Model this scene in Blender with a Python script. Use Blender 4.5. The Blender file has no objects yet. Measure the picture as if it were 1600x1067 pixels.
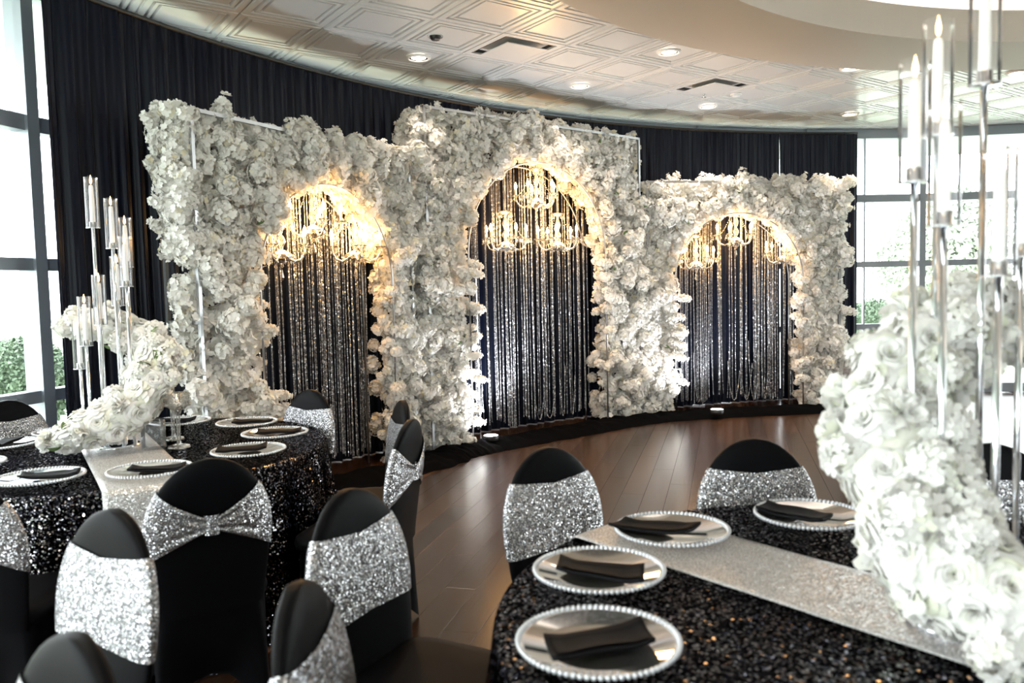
import bpy, math, random
from mathutils import Vector, Matrix, noise
R = math.radians
PI = math.pi
sc = bpy.context.scene
col = sc.collection
random.seed(7)

# ------------------------------------------------------------------ camera, world, light, exposure
cam_d = bpy.data.cameras.new('camera')
cam = bpy.data.objects.new('camera', cam_d)
col.objects.link(cam)
cam.matrix_world = Matrix.Translation((0, 0, 1.49)) @ Matrix.Rotation(R(90 - 3.75), 4, 'X') @ Matrix.Rotation(R(-1.3), 4, 'Z')
cam_d.sensor_width = 36
cam_d.lens = 1244 / 1600 * 36
cam_d.clip_start = .05
cam_d.dof.use_dof = True
cam_d.dof.focus_distance = 6.6
cam_d.dof.aperture_fstop = 3.2
sc.camera = cam

w = bpy.data.worlds.new('overcast_sky')
sc.world = w
w.use_nodes = True
bg = w.node_tree.nodes['Background']
bg.inputs[0].default_value = (.93, .965, 1.0, 1)
bg.inputs[1].default_value = 5.4

sc.view_settings.view_transform = 'Standard'
sc.view_settings.look = 'None'
sc.view_settings.gamma = 1
sc.view_settings.use_curve_mapping = False
sc.view_settings.exposure = 0.92
sc.cycles.transparent_max_bounces = 32
sc.cycles.max_bounces = 10
sc.cycles.sample_clamp_indirect = 6.0
sc.cycles.sample_clamp_direct = 0.0

# ------------------------------------------------------------------ materials
M = {}


def nodes(name):
    m = bpy.data.materials.new(name)
    m.use_nodes = True
    nt = m.node_tree
    return m, nt, nt.nodes['Principled BSDF'], nt.nodes['Material Output']


def mat(name, colr, rough=.5, metal=0., spec=.5, **kw):
    m, nt, b, o = nodes(name)
    b.inputs['Base Color'].default_value = (*colr, 1)
    b.inputs['Roughness'].default_value = rough
    b.inputs['Metallic'].default_value = metal
    b.inputs['Specular IOR Level'].default_value = spec
    for k, v in kw.items():
        b.inputs[k.replace('_', ' ')].default_value = v
    M[name] = m
    return m


def N(nt, t, **kw):
    n = nt.nodes.new(t)
    for k, v in kw.items():
        setattr(n, k, v)
    return n


def emit(name, colr, s):
    m, nt, b, o = nodes(name)
    e = N(nt, 'ShaderNodeEmission')
    e.inputs[0].default_value = (*colr, 1)
    e.inputs[1].default_value = s
    nt.links.new(e.outputs[0], o.inputs[0])
    M[name] = m


def ramp(nt, fac, stops):
    r = N(nt, 'ShaderNodeValToRGB')
    el = r.color_ramp.elements
    while len(el) < len(stops):
        el.new(.5)
    for e, (p, c) in zip(el, stops):
        e.position = p
        e.color = (*c, 1)
    nt.links.new(fac, r.inputs[0])
    return r.outputs[0]


def sequin(name, stops, base, scale, tilt, rough=.22, metal=1., gap=.35):
    """overlapping sequins: every cell a small disc with a tilt and tint of its own"""
    m, nt, b, o = nodes(name)
    L = nt.links.new
    tc = N(nt, 'ShaderNodeTexCoord')
    v = N(nt, 'ShaderNodeTexVoronoi')
    v.inputs['Scale'].default_value = scale
    L(tc.outputs['Object'], v.inputs['Vector'])
    sub = N(nt, 'ShaderNodeVectorMath', operation='SUBTRACT')
    sub.inputs[1].default_value = (.5, .5, .5)
    L(v.outputs['Color'], sub.inputs[0])
    sca = N(nt, 'ShaderNodeVectorMath', operation='SCALE')
    sca.inputs['Scale'].default_value = tilt
    L(sub.outputs[0], sca.inputs[0])
    g = N(nt, 'ShaderNodeNewGeometry')
    add = N(nt, 'ShaderNodeVectorMath', operation='ADD')
    L(g.outputs['Normal'], add.inputs[0])
    L(sca.outputs[0], add.inputs[1])
    nrm = N(nt, 'ShaderNodeVectorMath', operation='NORMALIZE')
    L(add.outputs[0], nrm.inputs[0])
    sep = N(nt, 'ShaderNodeSeparateColor')
    L(v.outputs['Color'], sep.inputs[0])
    cr = ramp(nt, sep.outputs[1], stops)
    mr = N(nt, 'ShaderNodeMapRange')
    mr.inputs['From Min'].default_value = gap
    mr.inputs['From Max'].default_value = gap + .3
    mr.inputs['To Min'].default_value = 1.
    mr.inputs['To Max'].default_value = .3
    L(v.outputs['Distance'], mr.inputs['Value'])
    mx = N(nt, 'ShaderNodeMix', data_type='RGBA', blend_type='MULTIPLY')
    mx.inputs['Factor'].default_value = 1.
    L(cr, mx.inputs['A'])
    L(mr.outputs[0], mx.inputs['B'])
    gl = N(nt, 'ShaderNodeBsdfGlossy')
    gl.inputs['Roughness'].default_value = rough
    L(mx.outputs['Result'], gl.inputs['Color'])
    L(nrm.outputs[0], gl.inputs['Normal'])
    df = N(nt, 'ShaderNodeBsdfDiffuse')
    df.inputs[0].default_value = (*base, 1)
    ms = N(nt, 'ShaderNodeMixShader')
    ms.inputs[0].default_value = metal
    L(df.outputs[0], ms.inputs[1])
    L(gl.outputs[0], ms.inputs[2])
    L(ms.outputs[0], o.inputs[0])
    M[name] = m


def glass(name, tint=(1, 1, 1), ior=1.5, haze=0., rough=.02, hazec=(.9, .93, .95)):
    """thin clear glass or acrylic: see-through with Fresnel gloss, lets daylight through"""
    m, nt, b, o = nodes(name)
    L = nt.links.new
    t = N(nt, 'ShaderNodeBsdfTransparent')
    t.inputs[0].default_value = (*tint, 1)
    gl = N(nt, 'ShaderNodeBsdfGlossy')
    gl.inputs['Roughness'].default_value = rough
    f = N(nt, 'ShaderNodeFresnel')
    f.inputs[0].default_value = ior
    mx = N(nt, 'ShaderNodeMixShader')
    L(f.outputs[0], mx.inputs[0])
    L(t.outputs[0], mx.inputs[1])
    L(gl.outputs[0], mx.inputs[2])
    last = mx
    if haze:
        d = N(nt, 'ShaderNodeBsdfDiffuse')
        d.inputs[0].default_value = (*hazec, 1)
        m2 = N(nt, 'ShaderNodeMixShader')
        m2.inputs[0].default_value = haze
        L(mx.outputs[0], m2.inputs[1])
        L(d.outputs[0], m2.inputs[2])
        last = m2
    L(last.outputs[0], o.inputs[0])
    M[name] = m


def petals(name, stops, transl=.25):
    m, nt, b, o = nodes(name)
    L = nt.links.new
    oi = N(nt, 'ShaderNodeObjectInfo')
    g = N(nt, 'ShaderNodeNewGeometry')
    ad = N(nt, 'ShaderNodeMath', operation='ADD')
    L(oi.outputs['Random'], ad.inputs[0])
    L(g.outputs['Random Per Island'], ad.inputs[1])
    fr = N(nt, 'ShaderNodeMath', operation='FRACT')
    L(ad.outputs[0], fr.inputs[0])
    c = ramp(nt, fr.outputs[0], stops)
    d = N(nt, 'ShaderNodeBsdfDiffuse')
    t = N(nt, 'ShaderNodeBsdfTranslucent')
    L(c, d.inputs[0])
    L(c, t.inputs[0])
    mx = N(nt, 'ShaderNodeMixShader')
    mx.inputs[0].default_value = transl
    L(d.outputs[0], mx.inputs[1])
    L(t.outputs[0], mx.inputs[2])
    L(mx.outputs[0], o.inputs[0])
    M[name] = m


def wood(name):
    m, nt, b, o = nodes(name)
    L = nt.links.new
    tc = N(nt, 'ShaderNodeTexCoord')
    oi = N(nt, 'ShaderNodeObjectInfo')
    g = N(nt, 'ShaderNodeNewGeometry')
    ad = N(nt, 'ShaderNodeMath', operation='ADD')
    L(oi.outputs['Random'], ad.inputs[0])
    L(g.outputs['Random Per Island'], ad.inputs[1])
    fr = N(nt, 'ShaderNodeMath', operation='FRACT')
    L(ad.outputs[0], fr.inputs[0])
    off = N(nt, 'ShaderNodeVectorMath', operation='ADD')
    L(tc.outputs['Object'], off.inputs[0])
    L(fr.outputs[0], off.inputs[1])
    mp = N(nt, 'ShaderNodeMapping')
    mp.inputs['Scale'].default_value = (2.2, 40, 2)
    L(off.outputs[0], mp.inputs[0])
    nz = N(nt, 'ShaderNodeTexNoise')
    nz.inputs['Scale'].default_value = 1.6
    nz.inputs['Detail'].default_value = 6
    L(mp.outputs[0], nz.inputs['Vector'])
    mx = N(nt, 'ShaderNodeMath', operation='MULTIPLY_ADD')
    mx.inputs[1].default_value = .55
    L(nz.outputs[0], mx.inputs[0])
    m3 = N(nt, 'ShaderNodeMath', operation='MULTIPLY')
    m3.inputs[1].default_value = .5
    L(fr.outputs[0], m3.inputs[0])
    L(m3.outputs[0], mx.inputs[2])
    c = ramp(nt, mx.outputs[0], [(.15, (.018, .009, .0055)), (.5, (.037, .018, .0095)), (.85, (.066, .032, .015))])
    L(c, b.inputs['Base Color'])
    bp = N(nt, 'ShaderNodeBump')
    bp.inputs['Strength'].default_value = .12
    bp.inputs['Distance'].default_value = .002
    L(nz.outputs[0], bp.inputs['Height'])
    L(bp.outputs[0], b.inputs['Normal'])
    b.inputs['Roughness'].default_value = .23
    b.inputs['Specular IOR Level'].default_value = .45
    M[name] = m


def fabric(name, colr, rough, bump=.15, scale=900, sheen=.0, spec=.4):
    m, nt, b, o = nodes(name)
    L = nt.links.new
    tc = N(nt, 'ShaderNodeTexCoord')
    nz = N(nt, 'ShaderNodeTexNoise')
    nz.inputs['Scale'].default_value = scale
    L(tc.outputs['Object'], nz.inputs['Vector'])
    bp = N(nt, 'ShaderNodeBump')
    bp.inputs['Strength'].default_value = bump
    bp.inputs['Distance'].default_value = .001
    L(nz.outputs[0], bp.inputs['Height'])
    L(bp.outputs[0], b.inputs['Normal'])
    b.inputs['Base Color'].default_value = (*colr, 1)
    b.inputs['Roughness'].default_value = rough
    b.inputs['Specular IOR Level'].default_value = spec
    b.inputs['Sheen Weight'].default_value = sheen
    M[name] = m


def noisy(name, stops, scale, rough=.8, transl=0):
    m, nt, b, o = nodes(name)
    L = nt.links.new
    tc = N(nt, 'ShaderNodeTexCoord')
    nz = N(nt, 'ShaderNodeTexNoise')
    nz.inputs['Scale'].default_value = scale
    nz.inputs['Detail'].default_value = 5
    L(tc.outputs['Object'], nz.inputs['Vector'])
    L(ramp(nt, nz.outputs[0], stops), b.inputs['Base Color'])
    b.inputs['Roughness'].default_value = rough
    M[name] = m


wood('dark_wood')
mat('tile_white', (.68, .675, .67), .25, spec=.6)
mat('soffit_beige', (.56, .51, .46), .6)
mat('dome_white', (.86, .83, .80), .7)
mat('wall_paint', (.62, .58, .53), .7)
mat('window_frame', (.30, .33, .37), .4, .3)
mat('slab_grey', (.45, .45, .44), .8)
mat('eave_white', (.75, .76, .74), .8)
glass('window_glass', (.97, 1, .985), 1.45)
fabric('black_drape', (.0035, .0055, .015), .36, .1, 500, spec=.17)
fabric('black_spandex', (.0028, .0029, .0036), .5, .1, 900, spec=.055)
fabric('napkin_black', (.005, .005, .006), .7, .3, 1400, spec=.10)
fabric('puddled_black', (.002, .002, .0024), .95, .1, 400, spec=.02)
sequin('sequin_black', [(0, (.005, .005, .007)), (.52, (.014, .014, .018)), (.62, (.11, .108, .12)), (.82, (.32, .31, .33)), (1, (.97, .95, .95))], (.004, .004, .005), 165, 1.15, .10, .94)
sequin('sequin_silver', [(0, (.30, .30, .32)), (.55, (.60, .60, .62)), (1, (.98, .98, .98))], (.42, .42, .44), 270, .9, .26, .84)
sequin('runner_silver', [(0, (.50, .49, .48)), (.6, (.78, .77, .76)), (1, (.98, .98, .98))], (.66, .65, .64), 230, .65, .3, .68)
sequin('bead_silver', [(0, (.40, .40, .42)), (.6, (.72, .72, .74)), (1, (.97, .97, .99))], (.5, .5, .52), 90, .8, .3, .85)
mat('chrome', (.82, .84, .87), .08, 1.)
mat('frame_silver', (.46, .47, .49), .33, 1.)
mat('candle_wax', (.92, .90, .87), .45, Subsurface_Weight=.0)
mat('bulb_sleeve', (.92, .86, .72), .5)
mat('pearl', (.55, .57, .60), .14, .35, spec=.8, Coat_Weight=.6)
mat('black_plastic', (.015, .015, .016), .4)
mat('brown_box', (.20, .14, .09), .6)
glass('clear_glass', (.97, .98, .985), 1.5, .06, .03)
glass('chimney_glass', (.98, .98, .985), 1.30, .035, .04, (.95, .96, .98))
glass('plate_glass', (.95, .96, .965), 1.19, .025, .05)
glass('crystal', (.97, .97, .96), 1.7, .07, .04, (.98, .94, .86))
petals('blossom', [(0, (.80, .78, .74)), (.35, (.90, .88, .85)), (.7, (.92, .90, .86)), (.92, (.85, .84, .78)), (1, (.90, .82, .62))], .30)
petals('rose_white', [(0, (.78, .77, .74)), (.5, (.83, .82, .80)), (.85, (.80, .80, .75)), (1, (.76, .78, .64))], .22)
noisy('leaf_green', [(.3, (.05, .10, .025)), (.7, (.17, .26, .09))], 20, .5)
noisy('moss', [(.3, (.55, .55, .46)), (.7, (.72, .71, .64))], 30, .9)
noisy('lawn', [(.3, (.34, .40, .28)), (.7, (.46, .50, .40))], .6, .95)
noisy('paving', [(.3, (.42, .42, .40)), (.7, (.55, .55, .53))], 1.5, .9)
noisy('bush_leaf', [(.3, (.05, .09, .05)), (.7, (.14, .20, .12))], 9, .6)
noisy('overexposed_leaf', [(.3, (.36, .41, .33)), (.7, (.50, .54, .46))], 6, .7)  # outdoor overexposure and flare put into the leaf colour
noisy('bark', [(.3, (.10, .07, .05)), (.7, (.2, .15, .1))], 8, .9)
emit('bulb_glow', (1.0, .66, .30), 20)
emit('flame_glow', (1.0, .60, .22), 9)
emit('downlight_glow', (1.0, .86, .66), 14)
emit('uplight_glow', (.93, .96, 1.0), 40)
emit('cove_glow', (1.0, .93, .87), 20)


# ------------------------------------------------------------------ mesh helpers
class MB:
    def __init__(s):
        s.v, s.f = [], []

    def add(s, vs, fs):
        o = len(s.v)
        s.v += [tuple(p) for p in vs]
        s.f += [tuple(i + o for i in q) for q in fs]
        return s

    def merge(s, other, mtx):
        return s.add([mtx @ Vector(p) for p in other.v], other.f)

    def box(s, c, d, rz=0):
        x, y, z = (k / 2 for k in d)
        ca, sa = math.cos(rz), math.sin(rz)
        vs = []
        for X, Y, Z in ((-x, -y, -z), (x, -y, -z), (x, y, -z), (-x, y, -z), (-x, -y, z), (x, -y, z), (x, y, z), (-x, y, z)):
            vs.append((c[0] + X * ca - Y * sa, c[1] + X * sa + Y * ca, c[2] + Z))
        return s.add(vs, [(3, 2, 1, 0), (4, 5, 6, 7), (0, 1, 5, 4), (1, 2, 6, 5), (2, 3, 7, 6), (3, 0, 4, 7)])

    def lathe(s, prof, n=24, c=(0, 0, 0), close=False, a0=0, a1=2 * PI):
        full = abs(a1 - a0 - 2 * PI) < 1e-6
        m = n if full else n + 1
        vs = [(c[0] + r * math.cos(a0 + (a1 - a0) * i / n), c[1] + r * math.sin(a0 + (a1 - a0) * i / n), c[2] + z) for (r, z) in prof for i in range(m)]
        fs = []
        k = len(prof)
        for j in range(k if close else k - 1):
            j2 = (j + 1) % k
            for i in range(n):
                i2 = (i + 1) % m
                fs.append((j * m + i, j * m + i2, j2 * m + i2, j2 * m + i))
        return s.add(vs, fs)

    def tube(s, pts, r, n=6, caps=True):
        pts = [Vector(p) for p in pts]
        rr = r if isinstance(r, (list, tuple)) else [r] * len(pts)
        vs, fs = [], []
        up = None
        for i, p in enumerate(pts):
            t = (pts[min(i + 1, len(pts) - 1)] - pts[max(i - 1, 0)])
            t = t.normalized() if t.length > 1e-9 else Vector((0, 0, 1))
            if up is None:
                up = Vector((0, 0, 1)) if abs(t.z) < .9 else Vector((1, 0, 0))
            a = t.cross(up).normalized()
            b = a.cross(t).normalized()
            up = b
            for k in range(n):
                q = 2 * PI * k / n
                vs.append(p + a * rr[i] * math.cos(q) + b * rr[i] * math.sin(q))
        for i in range(len(pts) - 1):
            for k in range(n):
                k2 = (k + 1) % n
                fs.append((i * n + k, i * n + k2, (i + 1) * n + k2, (i + 1) * n + k))
        if caps:
            fs.append(tuple(range(n - 1, -1, -1)))
            fs.append(tuple((len(pts) - 1) * n + k for k in range(n)))
        return s.add(vs, fs)

    def grid(s, nu, nv, fn, wrap=False):
        vs = [fn(i / (nu if wrap else nu - 1), j / (nv - 1)) for j in range(nv) for i in range(nu)]
        fs = []
        for j in range(nv - 1):
            for i in range(nu if wrap else nu - 1):
                i2 = (i + 1) % nu
                fs.append((j * nu + i, j * nu + i2, (j + 1) * nu + i2, (j + 1) * nu + i))
        return s.add(vs, fs)

    def ball(s, c, r, n=8, m=6, sz=1.):
        prof = [(max(1e-4, r * math.sin(PI * j / m)), -r * sz * math.cos(PI * j / m)) for j in range(m + 1)]
        return s.lathe(prof, n, c)

    def mesh(s, name, material, smooth=True):
        me = bpy.data.meshes.new(name)
        me.from_pydata(s.v, [], s.f)
        me.update()
        if smooth:
            me.polygons.foreach_set('use_smooth', [True] * len(me.polygons))
        me.materials.append(M[material])
        return me

    def build(s, name, material, parent=None, smooth=True, loc=None):
        return link(name, s.mesh(name, material, smooth), parent, loc)


def link(name, me, parent=None, loc=None, rot=None, scale=None, mtx=None):
    o = bpy.data.objects.new(name, me)
    col.objects.link(o)
    if mtx is not None:
        o.matrix_basis = mtx
    if loc is not None:
        o.location = loc
    if rot is not None:
        o.rotation_euler = rot
    if scale is not None:
        o.scale = scale if isinstance(scale, (tuple, list)) else (scale,) * 3
    o.parent = parent
    return o


def tag(o, label, cat, group=None, kind=None):
    o['label'] = label
    o['category'] = cat
    if group:
        o['group'] = group
    if kind:
        o['kind'] = kind
    return o


def thing(name, label, cat, loc=(0, 0, 0), rz=0, group=None, kind=None):
    o = link(name, None, None, loc, (0, 0, rz))
    o.empty_display_size = .1
    return tag(o, label, cat, group, kind)


def stuff(o):
    o['kind'] = 'stuff'
    return o


def bevel(o, wd, seg=2):
    m = o.modifiers.new('bevel', 'BEVEL')
    m.width = wd
    m.segments = seg
    m.limit_method = 'ANGLE'
    return o


# ------------------------------------------------------------------ the room (round pavilion)
RC = Vector((5.12, 1.94, 0))      # centre of the round room
R_CURT, R_GLASS, R_OUT = 8.36, 8.64, 8.95
Z_CEIL = 3.46
CC = Vector((4.2, 2.38, 0))       # centre of the ceiling ring
RING_O, RING_I, Z_RING = 4.78, 3.95, 3.32


def on_circle(deg, r, z=0.):
    return Vector((RC.x + r * math.cos(R(deg)), RC.y + r * math.sin(R(deg)), z))


# floor
fl = MB().lathe([(.001, -.016), (R_OUT + .1, -.016), (R_OUT + .1, -.2), (.001, -.2)], 96, (RC.x, RC.y, 0)).build('floor', 'dark_wood', smooth=False)
tag(fl, 'dark brown glossy plank floor of the round room', 'floor', kind='structure')
PL, PW = 1.3, .16
pb = MB().box((0, 0, -.008), (PL - .003, PW - .003, .016))
pm = bpy.data.meshes.new('plank')
x, y, c = (PL - .0012) / 2, (PW - .0012) / 2, .0008
pm.from_pydata([(-x, -y, -.016), (x, -y, -.016), (x, y, -.016), (-x, y, -.016), (-x, -y, -c), (x, -y, -c), (x, y, -c), (-x, y, -c),
                (-x + c, -y + c, 0), (x - c, -y + c, 0), (x - c, y - c, 0), (-x + c, y - c, 0)], [],
               [(0, 1, 5, 4), (1, 2, 6, 5), (2, 3, 7, 6), (3, 0, 4, 7), (4, 5, 9, 8), (5, 6, 10, 9), (6, 7, 11, 10), (7, 4, 8, 11), (8, 9, 10, 11)])
pm.materials.append(M['dark_wood'])
PA = R(75)
cand = []
for i in range(-9, 10):
    for j in range(-70, 71):
        lx = (i + ((j * .37) % 1.)) * PL
        ly = j * PW
        p = Vector((1.5 + lx * math.cos(PA) - ly * math.sin(PA), 5. + lx * math.sin(PA) + ly * math.cos(PA), 0))
        if (p - RC).length < R_CURT + .35:
            a = abs(p.x / max(p.y, .01))
            cand.append((0 if (p.y > 1.6 and a < .8) else 1, (p - Vector((.3, 5.2, 0))).length, p))
cand.sort(key=lambda t: (t[0], t[1]))
rest = MB()
for k, (_, _, p) in enumerate(cand):
    if k < 300:
        link('plank', pm, fl, p, (0, 0, PA))
    else:
        mt = Matrix.Translation(p) @ Matrix.Rotation(PA, 4, 'Z')
        rest.add([mt @ v.co for v in pm.vertices], [tuple(q.vertices) for q in pm.polygons])
stuff(rest.build('plank_field', 'dark_wood', fl, False))

# ceiling slab with a round hole for the dome
nseg = 128
vs, fs = [], []
for z in (Z_CEIL + .03, Z_CEIL + .15):
    for k in range(nseg):
        a = 2 * PI * k / nseg
        vs.append((CC.x + (RING_O - .2) * math.cos(a), CC.y + (RING_O - .2) * math.sin(a), z))
    for k in range(nseg):
        a = 2 * PI * k / nseg
        vs.append((RC.x + (R_OUT + .1) * math.cos(a), RC.y + (R_OUT + .1) * math.sin(a), z))
for b0 in (0, 2 * nseg):
    for k in range(nseg):
        k2 = (k + 1) % nseg
        fs.append((b0 + k, b0 + k2, b0 + nseg + k2, b0 + nseg + k))
for k in range(nseg):
    k2 = (k + 1) % nseg
    fs.append((nseg + k, nseg + k2, 3 * nseg + k2, 3 * nseg + k))
    fs.append((k, k2, 2 * nseg + k2, 2 * nseg + k))
ce = MB().add(vs, fs).build('ceiling', 'tile_white', smooth=False)
tag(ce, 'white embossed tile ceiling around the dropped ring', 'ceiling', kind='structure')
# one embossed tile: nested frames
TS = .61
prof = [(0, .012), (.004, .004), (.010, .004), (.014, 0), (.052, 0), (.058, .013), (.070, .013), (.076, .001), (.098, .001), (.104, .015),
        (.116, .015), (.122, .003), (.300, .003)]
prof = prof[:-1]
tv, tf = [], []
for ins, z in prof:
    z *= 1.5
    h = TS / 2 - ins
    tv += [(-h, -h, z), (h, -h, z), (h, h, z), (-h, h, z)]
for k in range(len(prof) - 1):
    for q in range(4):
        q2 = (q + 1) % 4
        tf.append((k * 4 + q, (k + 1) * 4 + q, (k + 1) * 4 + q2, k * 4 + q2))
k = (len(prof) - 1) * 4
tf.append((k + 3, k + 2, k + 1, k))
tile = MB().add(tv, tf).mesh('ceiling_tile', 'tile_white', False)
TA = R(35.2)
TO = Vector((-.005, 6.28, 0))
tu = Vector((math.cos(TA), math.sin(TA), 0))
tvv = Vector((-math.sin(TA), math.cos(TA), 0))


def tile_at(i, j):
    return TO + tu * (i + .5) * TS + tvv * (j + .5) * TS


def tile_cell(p):
    d = Vector((p[0], p[1], 0)) - TO
    return math.floor(d.dot(tu) / TS), math.floor(d.dot(tvv) / TS)


VENT_CELLS = {tile_cell((.106, 6.579)), tile_cell((2.052, 7.903))}
tiles = []
for i in range(-24, 25):
    for j in range(-24, 25):
        p = tile_at(i, j)
        if (p - RC).length < R_GLASS + .33 and (p - CC).length > RING_O - .3 and (i, j) not in VENT_CELLS:
            front = p.y > 3.0 and abs(p.x) < .72 * p.y + .6
            tiles.append((0 if front else 1, p.length, p))
tiles.sort(key=lambda t: (t[0], t[1]))
restt = MB()
for k, (fr, _, p) in enumerate(tiles):
    if fr == 0 and k < 300:
        link('ceiling_tile', tile, ce, (p.x, p.y, Z_CEIL), (0, 0, TA))
    else:
        mt = Matrix.Translation((p.x, p.y, Z_CEIL)) @ Matrix.Rotation(TA, 4, 'Z')
        restt.add([mt @ Vector(v) for v in tv], tf)
if restt.v:
    stuff(restt.build('tile_field', 'tile_white', ce, False))

# dropped ring and lit dome
ring = MB().lathe([(RING_O, Z_CEIL + .06), (RING_O, Z_RING), (RING_I, Z_RING), (RING_I, 3.56), (RING_I + .06, 3.56), (RING_I + .06, 3.42), (RING_I + .42, 3.42), (RING_I + .42, Z_CEIL + .06)],
                  160, (CC.x, CC.y, 0)).build('trim_1', 'soffit_beige', smooth=False)
tag(ring, 'beige dropped ceiling ring curving across the top right', 'ceiling ring', kind='structure')
dome = MB().lathe([(RING_I + .44, 3.42), (RING_I + .44, 4.0), (RING_I + .2, 4.15), (2.5, 4.35), (1.2, 4.42), (.001, 4.45)], 128, (CC.x, CC.y, 0)).build('ceiling_dome', 'dome_white')
tag(dome, 'white lit dome above the beige ceiling ring', 'ceiling dome', kind='structure')
cove = MB().lathe([(RING_I + .20 + .015 * math.cos(q * PI / 3), 3.445 + .015 * math.sin(q * PI / 3)) for q in range(6)], 128, (CC.x, CC.y, 0), True)
cv = cove.build('cove_light', 'cove_glow')
tag(cv, 'warm white light strip hidden in the cove of the dome', 'light strip')

# window wall
STEP = 10.2
A0 = 159.4
win_n = 0
RAILS = [(.06, .12), (.89, .075), (1.71, .075), (2.57, .095), (3.40, .12)]


def make_window(a):
    global win_n
    win_n += 1
    p0, p1 = on_circle(a, R_GLASS), on_circle(a - STEP, R_GLASS)
    d = p1 - p0
    Lw = d.length
    rz = math.atan2(d.y, d.x)
    wroot = link('window_%d' % win_n, None, None, p0, (0, 0, rz))
    tag(wroot, WIN_LABEL.get(win_n, 'tall glazed bay of the round window wall'), 'window', 'bays of the round window wall', 'structure')
    MB().box((0, .0, 1.73), (.075, .17, 3.46)).build('mullion', 'window_frame', wroot, False)
    for z, h in RAILS:
        MB().box((Lw / 2, 0, z), (Lw - .07, .10, h)).build('rail', 'window_frame', wroot, False)
    MB().box((Lw / 2, 0, 1.73), (.018, .05, 3.4)).build('glazing_bar', 'window_frame', wroot, False)
    for (z0, h0), (z1, h1) in zip(RAILS, RAILS[1:]):
        a0z, a1z = z0 + h0 / 2, z1 - h1 / 2
        for x0, x1 in ((.035, Lw / 2 - .006), (Lw / 2 + .006, Lw - .035)):
            MB().add([(x0, 0, a0z), (x1, 0, a0z), (x1, 0, a1z), (x0, 0, a1z)], [(0, 1, 2, 3)]).build('pane', 'window_glass', wroot, False)


WIN_LABEL = {}
angs = [A0 + STEP * k for k in range(9, -15, -1)]
for k, a in enumerate(angs):
    n = k + 1
    if abs(a - (A0 + STEP)) < .1:
        WIN_LABEL[n] = 'grey framed window bay at the left edge beside the black curtain'
    elif abs(a - A0) < .1:
        WIN_LABEL[n] = 'window bay with a bright sliver beside the left curtain edge'
    elif 84 < a < 93:
        WIN_LABEL[n] = 'bright window bay right of the curtain behind tall candles'
    elif 93 < a < 100:
        WIN_LABEL[n] = 'window bay partly covered by the right end of the curtain'
    elif 74 < a < 84:
        WIN_LABEL[n] = 'bright window bay at the right edge behind the candles'
    make_window(a)
aw0, aw1 = A0 + STEP * 9, A0 - STEP * 15 + 360
wb = MB().lathe([(R_GLASS, 0), (R_GLASS, 3.6), (R_GLASS + .2, 3.6), (R_GLASS + .2, 0)], 40, (RC.x, RC.y, 0), True, R(aw0), R(aw1)).build('wall_back', 'wall_paint', smooth=False)
tag(wb, 'plain beige wall on the far side behind the viewer', 'wall', kind='structure')
bb = MB().lathe([(R_GLASS - .015, 0), (R_GLASS - .015, .12), (R_GLASS, .12)], 40, (RC.x, RC.y, 0), False, R(aw0), R(aw1)).build('baseboard_back', 'window_frame', smooth=False)
tag(bb, 'grey baseboard along the beige wall behind the viewer', 'baseboard', kind='structure')
ev = MB().lathe([(R_OUT - .15, 3.41), (R_OUT + 1.7, 3.41), (R_OUT + 1.7, 3.75), (R_OUT - .15, 3.75)], 96, (RC.x, RC.y, 0), True).build('roof_eave', 'eave_white', smooth=False)
tag(ev, 'pale roof eave overhanging outside the windows', 'roof eave', kind='structure')
# outside
gr = MB().lathe([(R_OUT + .05, -.06), (R_OUT + 2.2, -.06), (R_OUT + 2.2, -.14), (R_OUT + .05, -.14)], 96, (RC.x, RC.y, 0), True).build('paved_walk', 'paving', smooth=False)
tag(gr, 'sunlit pale paving outside the windows', 'paving', kind='structure')
lw = MB().lathe([(R_OUT + 2.2, -.07), (60, -.07), (60, -.2), (R_OUT + 2.2, -.2)], 96, (RC.x, RC.y, 0), True).build('lawn', 'lawn', smooth=False)
tag(lw, 'bright lawn outside the windows', 'lawn', kind='structure')


def leafball(name, c, rad, n, seed, size, sq=1.):
    rnd = random.Random(seed)
    mb = MB()
    for _ in range(n):
        v = Vector((rnd.gauss(0, 1), rnd.gauss(0, 1), rnd.gauss(0, 1))).normalized()
        rr = rad * (1 + .10 * noise.noise(v * 3 + Vector((seed, 0, 0)))) * rnd.uniform(.86, 1.02)
        p = Vector(c) + Vector((v.x * rr, v.y * rr, v.z * rr * sq))
        u = Vector((rnd.gauss(0, 1), rnd.gauss(0, 1), rnd.gauss(0, 1))).normalized()
        a = (v * .7 + u).normalized()
        b = a.cross(v + u * .3).normalized()
        s = size * rnd.uniform(.6, 1.3)
        mb.add([p - a * s, p + b * s * .5, p + a * s, p - b * s * .5], [(0, 1, 2, 3)])
    return mb


def bush(label, c, rad, seed, sq=1., n=9000, group=None):
    t = thing('round_bush', label, 'bush', (c[0], c[1], -.07), 0, group)
    stuff(leafball('f', (0, 0, rad * sq + .02), rad, n, seed, .030, sq).build('foliage', 'bush_leaf', t, False))
    cm = MB().ball((0, 0, rad * sq + .02), rad * .84, 16, 10, sq)
    cm.build('inner_foliage', 'bush_leaf', t)
    MB().tube([(0, 0, 0), (0, 0, rad * .5)], .03).build('stem', 'bark', t)


bush('clipped round green bush outside the left window', (-5.72, 9.25), .55, 3, 1.0)


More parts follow.
